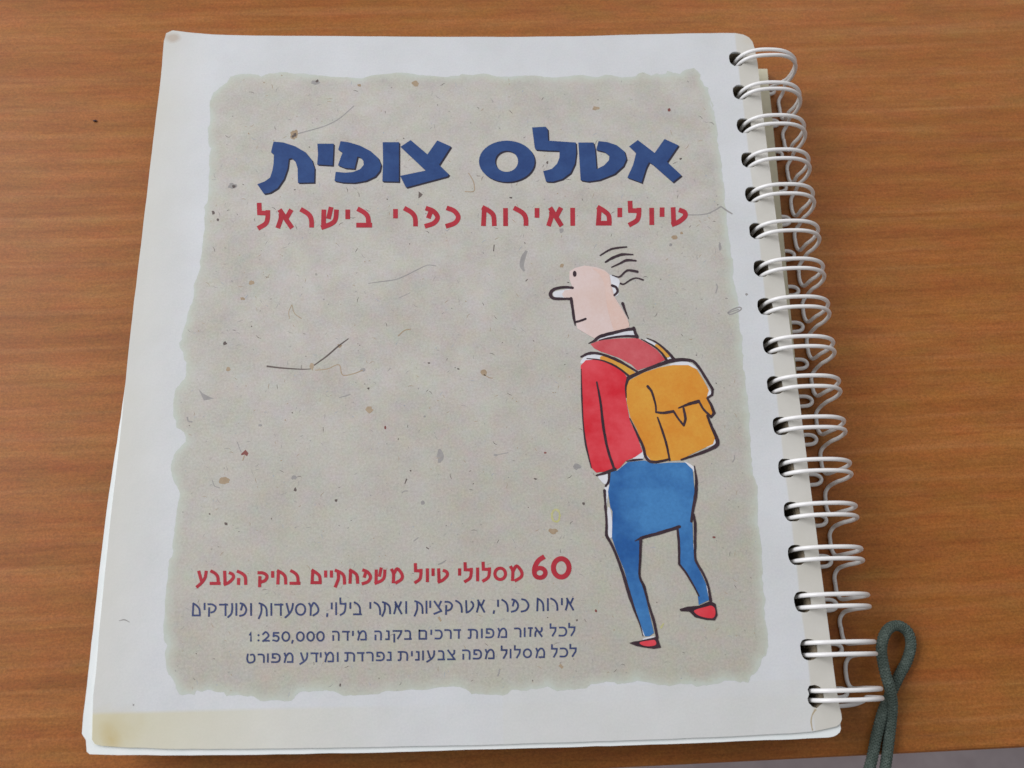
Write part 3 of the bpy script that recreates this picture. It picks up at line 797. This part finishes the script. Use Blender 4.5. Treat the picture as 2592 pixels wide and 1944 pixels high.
K = Flat(0.16)
def br(R, pts, w, sc, rough=0.10, cap=True, smooth=True):
    ww = [x/sc for x in w] if hasattr(w, '__len__') else w/sc
    K.stroke(R(*pts), ww, smooth=smooth, rough=rough, cap=cap)
a5, a6, a7 = 4.148, 3.771, 4.1467
br(s5, [(700,195),(800,135),(880,115),(978,105)], (12,18,20,14), a5)
br(s5, [(755,265),(830,220),(930,185),(1045,185)], (16,26,26,12), a5)
br(s5, [(820,318),(900,282),(980,245),(1075,250)], (10,18,26,16), a5)
br(s5, [(825,402),(900,420),(960,368),(1000,350),(1090,365)], (8,18,20,26), a5)
br(s5, [(915,490),(950,495),(1020,450),(1080,432),(1150,450)], (20,14,16,14,18), a5)
K.ellipse(1350+433/a5, 600+388/a5, 20/a5, 31/a5, 14, 0.06)
br(s5, [(412,535),(320,528),(220,548),(178,595),(205,642),(300,650),(395,650)], (26,26,30,36,30,26,24), a5)
br(s5, [(395,648),(410,740),(425,850),(438,930)], (34,28,28,8), a5)
br(s5, [(435,895),(490,882),(548,860)], 22, a5)
br(s5, [(825,510),(868,530),(882,575),(850,612)], (26,24,24,22), a5)
br(s5, [(936,698),(965,780),(1000,860)], (30,20,6), a5)
br(s5, [(580,1118),(640,1090),(700,1045),(850,1005),(960,978),(1050,965)], (8,26,34,32,28,30), a5)
br(s5, [(1052,955),(1070,1010),(1088,1050)], (30,30,36), a5)
br(s5, [(690,1085),(800,1060),(950,1042),(1088,1045)], (10,18,22,26), a5)
br(s5, [(500,1258),(590,1222),(700,1228),(870,1290),(980,1350),(1085,1412)], (18,30,24,32,24,20), a5)
br(s5, [(560,1276),(700,1292),(830,1340),(930,1402),(1015,1472)], (8,14,20,20,24), a5)
br(s5, [(1190,1062),(1290,1108),(1400,1200),(1480,1290)], (8,18,26,34), a5)
br(s5, [(1130,1072),(1260,1145),(1340,1212),(1400,1295)], (8,18,20,28), a5)
br(s6, [(905,215),(1040,150),(1200,88),(1330,48),(1490,45),(1560,90),(1640,210),(1710,325)], (34,28,32,36,28,26,24,26), a6)
br(s6, [(1710,325),(1705,375),(1658,408),(1695,470),(1725,550),(1695,590)], (24,22,18,26,30,20), a6, smooth=False)
br(s6, [(1658,575),(1700,680),(1755,810),(1735,868),(1600,930),(1410,995)], (20,26,36,36,28,16), a6)
br(s6, [(905,215),(882,300),(885,400)], (32,18,10), a6)
br(s6, [(920,600),(1000,770),(1050,880),(1068,960),(1110,1010),(1180,1015),(1300,990)], (8,22,26,26,28,24,20), a6)
br(s6, [(1090,295),(1130,350),(1165,470),(1170,542)], (26,22,18,16), a6)
br(s6, [(1170,542),(1240,548),(1330,535)], (18,26,26), a6)
br(s6, [(1335,530),(1380,600),(1435,668)], (20,18,22), a6)
br(s6, [(1435,668),(1450,600),(1432,505)], (22,26,22), a6)
br(s6, [(1385,502),(1480,465),(1575,438)], (12,28,34), a6)
br(s6, [(1580,438),(1620,510),(1690,582)], (20,20,24), a6)
br(s6, [(1185,592),(1230,720),(1270,850),(1300,1000)], (14,22,22,18), a6)
br(s6, [(605,255),(640,450),(670,700),(710,900),(770,1080)], (16,22,26,24,24), a6)
br(s6, [(455,130),(462,400),(475,650),(500,850),(552,1072)], (6,14,10,18,8), a6)
br(s6, [(600,1145),(680,1122),(780,1085)], (14,26,30), a6)
br(s6, [(890,1010),(960,998),(1040,990)], (8,20,12), a6)
br(s6, [(722,1120),(718,1200),(690,1246)], (24,20,20), a6)
br(s6, [(678,1290),(685,1400),(700,1640)], (28,20,20), a6)
br(s7, [(335,0),(352,150),(350,310)], (20,24,30), a7)
br(s7, [(350,310),(430,460),(520,700),(590,930),(650,1110)], (30,26,30,38,22), a7)
br(s7, [(650,1110),(705,1255),(735,1368)], (20,12,8), a7)
br(s6, [(1535,1055),(1555,1200),(1545,1350),(1518,1500),(1508,1582)], (10,26,34,26,26), a6)
br(s7, [(1265,90),(1282,200),(1282,400),(1288,570),(1370,720),(1420,850),(1445,1000)], (20,30,28,24,24,22,30), a7)
br(s7, [(650,372),(740,332),(900,290),(1118,222)], (8,34,34,34), a7)
br(s7, [(1095,222),(1112,400),(1115,615)], (26,26,24), a7)
br(s7, [(1115,615),(1185,705),(1260,830),(1322,948)], (22,22,18,14), a7)
br(s7, [(712,340),(705,560),(700,740),(745,850),(790,1020),(850,1220),(885,1390)], (30,26,22,30,22,30,28), a7)
for p in (s7((1118,1085),(1200,1060),(1320,1050),(1440,1000),(1498,1030),(1518,1150),(1490,1205),(1400,1200),(1280,1172),(1220,1112),(1130,1108)),
          s7((590,1442),(640,1425),(700,1418),(850,1382),(885,1372),(925,1490),(850,1503),(740,1488),(660,1472))):
    K.poly(p)
K.build('hiker_outline', M_INK, cover)

# ------------------------------------------------------------------ plant bits caught in the printed paper
dk = Flat(0.034, .001); tn = Flat(0.030, .001); gy_ = Flat(0.026, .001); ob = Flat(0.022, .001)
q1 = Z(1000, 600, 2.073); q2 = Z(1000, 900, 3.318)
tn.ellipse(745, 341, 10, 12, 16, 0.25); dk.ellipse(747, 342, 4, 6, 10, 0.4); dk.ellipse(741, 346, 3, 3, 8, 0.4)
gy_.stroke([(752,339),(800,326),(832,315),(862,298),(896,268)], 2.6)
dk.stroke(J((912,1417),(1040,1432),(1200,1442),(1285,1440)), (4.5,4,2.6,2)); dk.stroke(J((1310,1410),(1420,1330),(1510,1252),(1600,1185)), (3,4,4,2.4))
tn.stroke(J((1320,1450),(1420,1440),(1520,1405),(1550,1490),(1640,1480),(1720,1450)), 2.4); tn.ellipse(*J((1290,1420))[0], 6, 8, 10, .4); gy_.ellipse(*J((1722,1450))[0], 6, 5, 10, .3)
tn.ellipse(*J((1525,1245))[0], 5, 4, 10, .4)
gy_.stroke(J((1765,722),(1860,708),(1990,690))+q1((60,200),(110,175),(170,148),(215,152)), (1.6,2.6,2.8,2.4,2))
for z, r in ((J((1125,900),(1098,960),(1105,1018)), 1.8), (J((1125,900),(1145,970),(1205,1018)), 1.8)): tn.stroke(z, r)
gy_.poly(I_((340,115),(375,150),(420,175),(470,195),(385,212)))
rd = Flat(0.040, .001)
rd.poly(I_((698,660),(735,625),(760,655),(748,680),(725,665),(700,672))); tn.stroke(I_((725,670),(718,700),(710,716)), 2.4); gy_.stroke(I_((665,560),(680,600),(698,645)), 2)
tn.ellipse(*I_((555,885))[0], 14, 9, 16, .15, -0.15); gy_.stroke(I_((455,880),(475,930),(520,945)), 2)
for p, rx, ry in ((I_((1152,960)),3.5,5.5),(I_((1495,1050)),4,4),(I_((570,1248)),4,5),(I_((1765,110)),3.5,2.5),(I_((433,1165)),2.2,2.2),(J((500,187)),3.2,3.2),(J((562,1225)),5,4.4),(J((465,125)),4,5),
                  ([(1723,402)],3,2.4),(Z(1000,900,3.318)((1585,1245)),3.4,4.2),([(592,472)],4,4),([(803,205)],4,4),(q2((530,113)),3,2),(q2((130,967)),3,2),(q2((1178,1036)),4,2.4),
                  (q2((283,62)),3,2),(z1_((498,784)),2.4,1.6),(z2_((485,852)),4,2.2),(z2_((800,550)),3,3),([(1460,1570)],2,3)): dk.ellipse(p[0][0], p[0][1], rx, ry, 9, .35)
for p, rx, ry in (([(797,209)],11,5),([(588,471)],11,7),(I_((860,420)),5,3.4),(I_((1142,858)),7,5),(q2((378,845)),8.5,16),(q2((1525,930)),10,8),(q2((845,835)),5,3.4),(q2((232,1235)),6,6),(q2((248,512)),3,3),
                  ([(1698,620)],4,4),([(1421,584)],5,7),([(1822,625)],3.5,9)): gy_.ellipse(p[0][0], p[0][1], rx, ry, 12, .25)
for p, rx, ry in ((q2((745,145)),7.5,8.5),(q2((1325,1475)),12,7),([(910,216)],5,4),([(1052,212)],9,7),(J((785,713)),7,6),(J((590,1440)),6,5),(J((710,848)),6,4),([(1707,601)],7,5),([(1725,590)],4,3),(I_((1775,290)),9,8),([(1508,274)],9,5),([(1422,672)],5,5)):
    tn.ellipse(p[0][0], p[0][1], rx, ry, 12, .25)
yl = Flat(0.044, .001)
ycirc = [(1000+(1350+34*math.cos(t*math.pi/5))/3.318, 900+(1345+50*math.sin(t*math.pi/5))/3.318) for t in range(10)]
yl.stroke(ycirc, 5, closed=True, rough=.5)
yl.stroke([(1672,1590),(1680,1578)], (6,3))
rd.ellipse(1693.6, 278, 4, 4.4, 10, .2); rd.ellipse(*I_((1907,440))[0], 2.4, 5, 9, .3); rd.ellipse(1508, 1546, 3, 4, 8, .3); rd.ellipse(*q2((1262,815))[0], 3.5, 2.4, 8, .4); rd.ellipse(1807, 1360, 4.5, 2.4, 9, .2)
gy_.stroke(q2((845,835),(900,825),(950,815)), 2); tn.stroke(q2((745,160),(790,185),(820,190)), 2)
dk.stroke(q2((98,1035),(82,1078)), (4,2)); gy_.stroke(q2((55,1155),(80,1138),(108,1138)), 2.6); gy_.stroke(q2((155,1560),(195,1528)), 2.6)
dk.poly(z1_((1565,798),(1600,825),(1588,840),(1562,860)))
gy_.stroke(z2_((2010,1000),(2100,1000),(2210,985)), 2.4); gy_.stroke(C((110,1090),(230,1085),(300,1058),(345,1030)), (2.4,2.6,3.4)); gy_.stroke(C((345,1030),(385,1058),(425,1083)), (3,4,3))
gy_.stroke(D((205,305),(240,280),(300,258),(320,272),(290,295),(230,318),(205,305)), 3.4); gy_.stroke(D((212,305),(300,275)), 3)
tn.stroke(z2_((122,640),(158,700),(172,750),(165,798),(90,800)), 2.2)
gy_.stroke(q1((690,72),(672,110),(665,150),(678,180)), (6,12,11,4))
dk.stroke(q1((520,40),(517,75)), 2.4); dk.stroke(q1((685,232),(695,222)), 2.2); gy_.stroke(q1((20,320),(80,292)), 1.8); tn.stroke(q1((15,520),(50,490),(82,484)), 2.6)
gy_.stroke(D((110,60),(118,90),(105,140)), 3); gy_.stroke(D((245,1560),(262,1530),(260,1500)), 2.6); gy_.stroke(I_((245,350),(255,385),(290,392)), 3.4)
gy_.stroke(I_((1520,188),(1570,175),(1615,160)), 2.4); gy_.stroke(z4_((610,200),(650,185),(695,155)), (2.6,3.4,2)); dk.stroke(z4_((485,22),(515,40)), 2.6); tn.stroke(z4_((615,745),(640,790)), (6,4)); tn.stroke(z4_((1870,1240),(1905,1270)), (8,4))
gy_.stroke(z4_((1240,1300),(1250,1285)), 3); gy_.stroke(G((912,155),(920,130)), 3.4); dk.stroke(G((360,190),(362,180)), 4); tn.stroke(G((1128,115),(1140,125)), 7)
# smudge on the white margin
gy_.stroke(Z(0, 900, 1.588)((478,1066),(500,1062),(521,1072)), (1,3.2,1)); gy_.ellipse(338, 1784, 2.5, 2.5, 8, .3)
gy_.ellipse(*D((365,150))[0], 3.5, 3, 8, .3)
# flecks scattered through the sheet
tri_c = TPn
fl = {0: dk, 1: gy_, 2: tn, 3: ob}
cnt = 0
while cnt < 1100:
    u, v = random.uniform(440, 1930), random.uniform(190, 1760)
    p = np.array(rect(u, v))
    if not inside(p) or dist_edge(p) < 1.2: continue
    cnt += 1
    F = fl[random.choices([0, 1, 2, 3], [.16, .42, .27, .15])[0]]
    if random.random() < 0.6:
        a = random.uniform(0, math.pi); L = random.uniform(2, 7.5); bnd = random.uniform(-.3, .3)*L
        F.stroke([(u-math.cos(a)*L, v-math.sin(a)*L), (u+math.sin(a)*bnd, v-math.cos(a)*bnd), (u+math.cos(a)*L, v+math.sin(a)*L)], (0.5, 1.3, 0.5))
    else:
        r = random.uniform(0.7, 1.5); F.ellipse(u, v, r*random.uniform(.8, 1.8), r, 7, .35, random.uniform(0, 3))
for F, nm, mt in ((dk, 'dark_fibre', ink('dark_fibre', (88, 80, 78), (104, 94, 90))), (gy_, 'grey_fibre', ink('grey_fibre', (142, 140, 139), (156, 154, 152))),
              (tn, 'tan_fibre', ink('tan_fibre', (154, 134, 110), (168, 152, 130))), (ob, 'bluish_fleck', ink('bluish_fleck', (146, 154, 166), (160, 168, 174))),
              (rd, 'red_fleck', ink('red_fleck', (112, 62, 60), (134, 84, 78))), (yl, 'yellow_fleck', ink('yellow_fleck', (178, 178, 118), (184, 182, 136)))):
    o = F.build(nm, mt, cover); o['kind'] = 'stuff'
# crease line below the lowest hole
cr = Flat(0.015)
cw = Z(2000, 1700, 8.295)
cr.stroke(cw((540,790),(470,900),(440,1050),(470,1240)), (5,3.4,3.4,3.4), rough=.2)
cr.build('crease', ink('crease_brown', (160, 145, 118), (172, 160, 136)), cover)

# ------------------------------------------------------------------ braided cord
def cord_mat():
    m, nt, b = material('grey_green_braid', 0.75, 0.2); n = N(nt)
    c = n.ramp(n.noise(n.obj(), 900, 4, 0.7), [(0.3, (0.066, 0.094, 0.080, 1)), (0.55, (0.105, 0.138, 0.120, 1)), (0.75, (0.19, 0.235, 0.21, 1))])
    n.link(c, b.inputs['Base Color'])
    return m
zc_ = Z(1950, 1300, 2.576)
def cp(u, v, z): x, y = rect(*zc_((u, v))[0], z); return (x, y, z+BOOK_H)
cl = [cp(770, 1400, -16.2)]
# left strand, crossing under, round the loop, back over and down the right strand
pts = [(430, 2150, -22.0), (520, 1960, -17.6), (590, 1800, -17.1), (652, 1640, -17.1), (692, 1450, -17.1), (735, 1290, -17.2), (790, 1160, -17.2), (842, 1050, -17.2), (890, 960, -17.2), (916, 860, -17.0),
       (903, 785, -16.5), (866, 745, -16.0), (822, 730, -15.2), (775, 748, -14.2), (740, 800, -13.6), (724, 880, -13.2), (732, 960, -13.0), (752, 1050, -12.9), (776, 1130, -13.3), (793, 1230, -15.4),
       (788, 1340, -16.9), (775, 1450, -17.1), (752, 1640, -17.1), (722, 1800, -17.1), (690, 1960, -17.5), (650, 2150, -22.0)]
cord_path = [cp(*p) for p in pts]
# beyond the edge of the desk the two ends hang down
a0, b0 = np.array(cord_path[0]), np.array(cord_path[-1])
head = [tuple(a0+np.array((-2, -3, -60))), tuple(a0+np.array((-1.5, -2.4, -20)))]
tail = [tuple(b0+np.array((-1.5, -2.4, -20))), tuple(b0+np.array((-2, -3, -60)))]
fullp = head+cord_path+tail
P = catmull(fullp, 24)
# resample evenly
P = np.array(P); seg = np.linalg.norm(np.diff(P, axis=0), axis=1); cum = np.concatenate([[0], np.cumsum(seg)])
step = 0.30; ns = int(cum[-1]/step); ss = np.linspace(0, cum[-1], ns)
PC = np.stack([np.interp(ss, cum, P[:, i]) for i in range(3)], 1)
T = np.gradient(PC, axis=0); T /= np.linalg.norm(T, axis=1)[:, None]
U = np.zeros_like(T); u = np.array((0, 0, 1.0))
for i in range(ns):
    u = u-T[i]*np.dot(u, T[i]); u /= np.linalg.norm(u); U[i] = u
Wv = np.cross(T, U)
V, F = tube(PC, 1.18, 12)
NS, pitch, R0, rs = 8, 7.0, 1.22, 0.33
for d in (1, -1):
    for k in range(NS):
        ph = 2*math.pi*k/NS
        ang = ph+d*2*math.pi*ss/pitch
        wv = 0.13*np.sin(NS*ang*0.5*2+ (0 if d > 0 else math.pi)) 
        ctr = PC+(R0+wv)[:, None]*(np.cos(ang)[:, None]*U+np.sin(ang)[:, None]*Wv)
        v2, f2 = tube(ctr, rs, 5, False)
        b = len(V); V += v2; F += [tuple(i+b for i in f) for f in f2]
cord = add_mesh('cord', V, F, cord_mat(), None, smooth=True)
cord['label'] = 'grey-green braided cord folded into a teardrop loop beside the lowest rings of the book'
cord['category'] = 'cord'

# a black crumb on the bare wood left of the book
cx, cy = rect(241, 307, -BOOK_H)
bm = bmesh.new(); bmesh.ops.create_icosphere(bm, subdivisions=2, radius=0.55*MM)
for v in bm.verts: v.co = Vector((v.co.x*1.3, v.co.y*.7, v.co.z*.6))*random.uniform(.85, 1.15)
me = bpy.data.meshes.new('crumb'); bm.to_mesh(me); bm.free(); me.materials.append(M_INK)
o = bpy.data.objects.new('crumb', me); COL.objects.link(o); o.location = (cx*MM, cy*MM, 0.3*MM)
o['label'] = 'tiny black crumb on the bare wood left of the book, near its top corner'; o['category'] = 'crumb'

# put the desk top surface at z = 0
for ob_ in (desk,): ob_.location.z = -730*MM
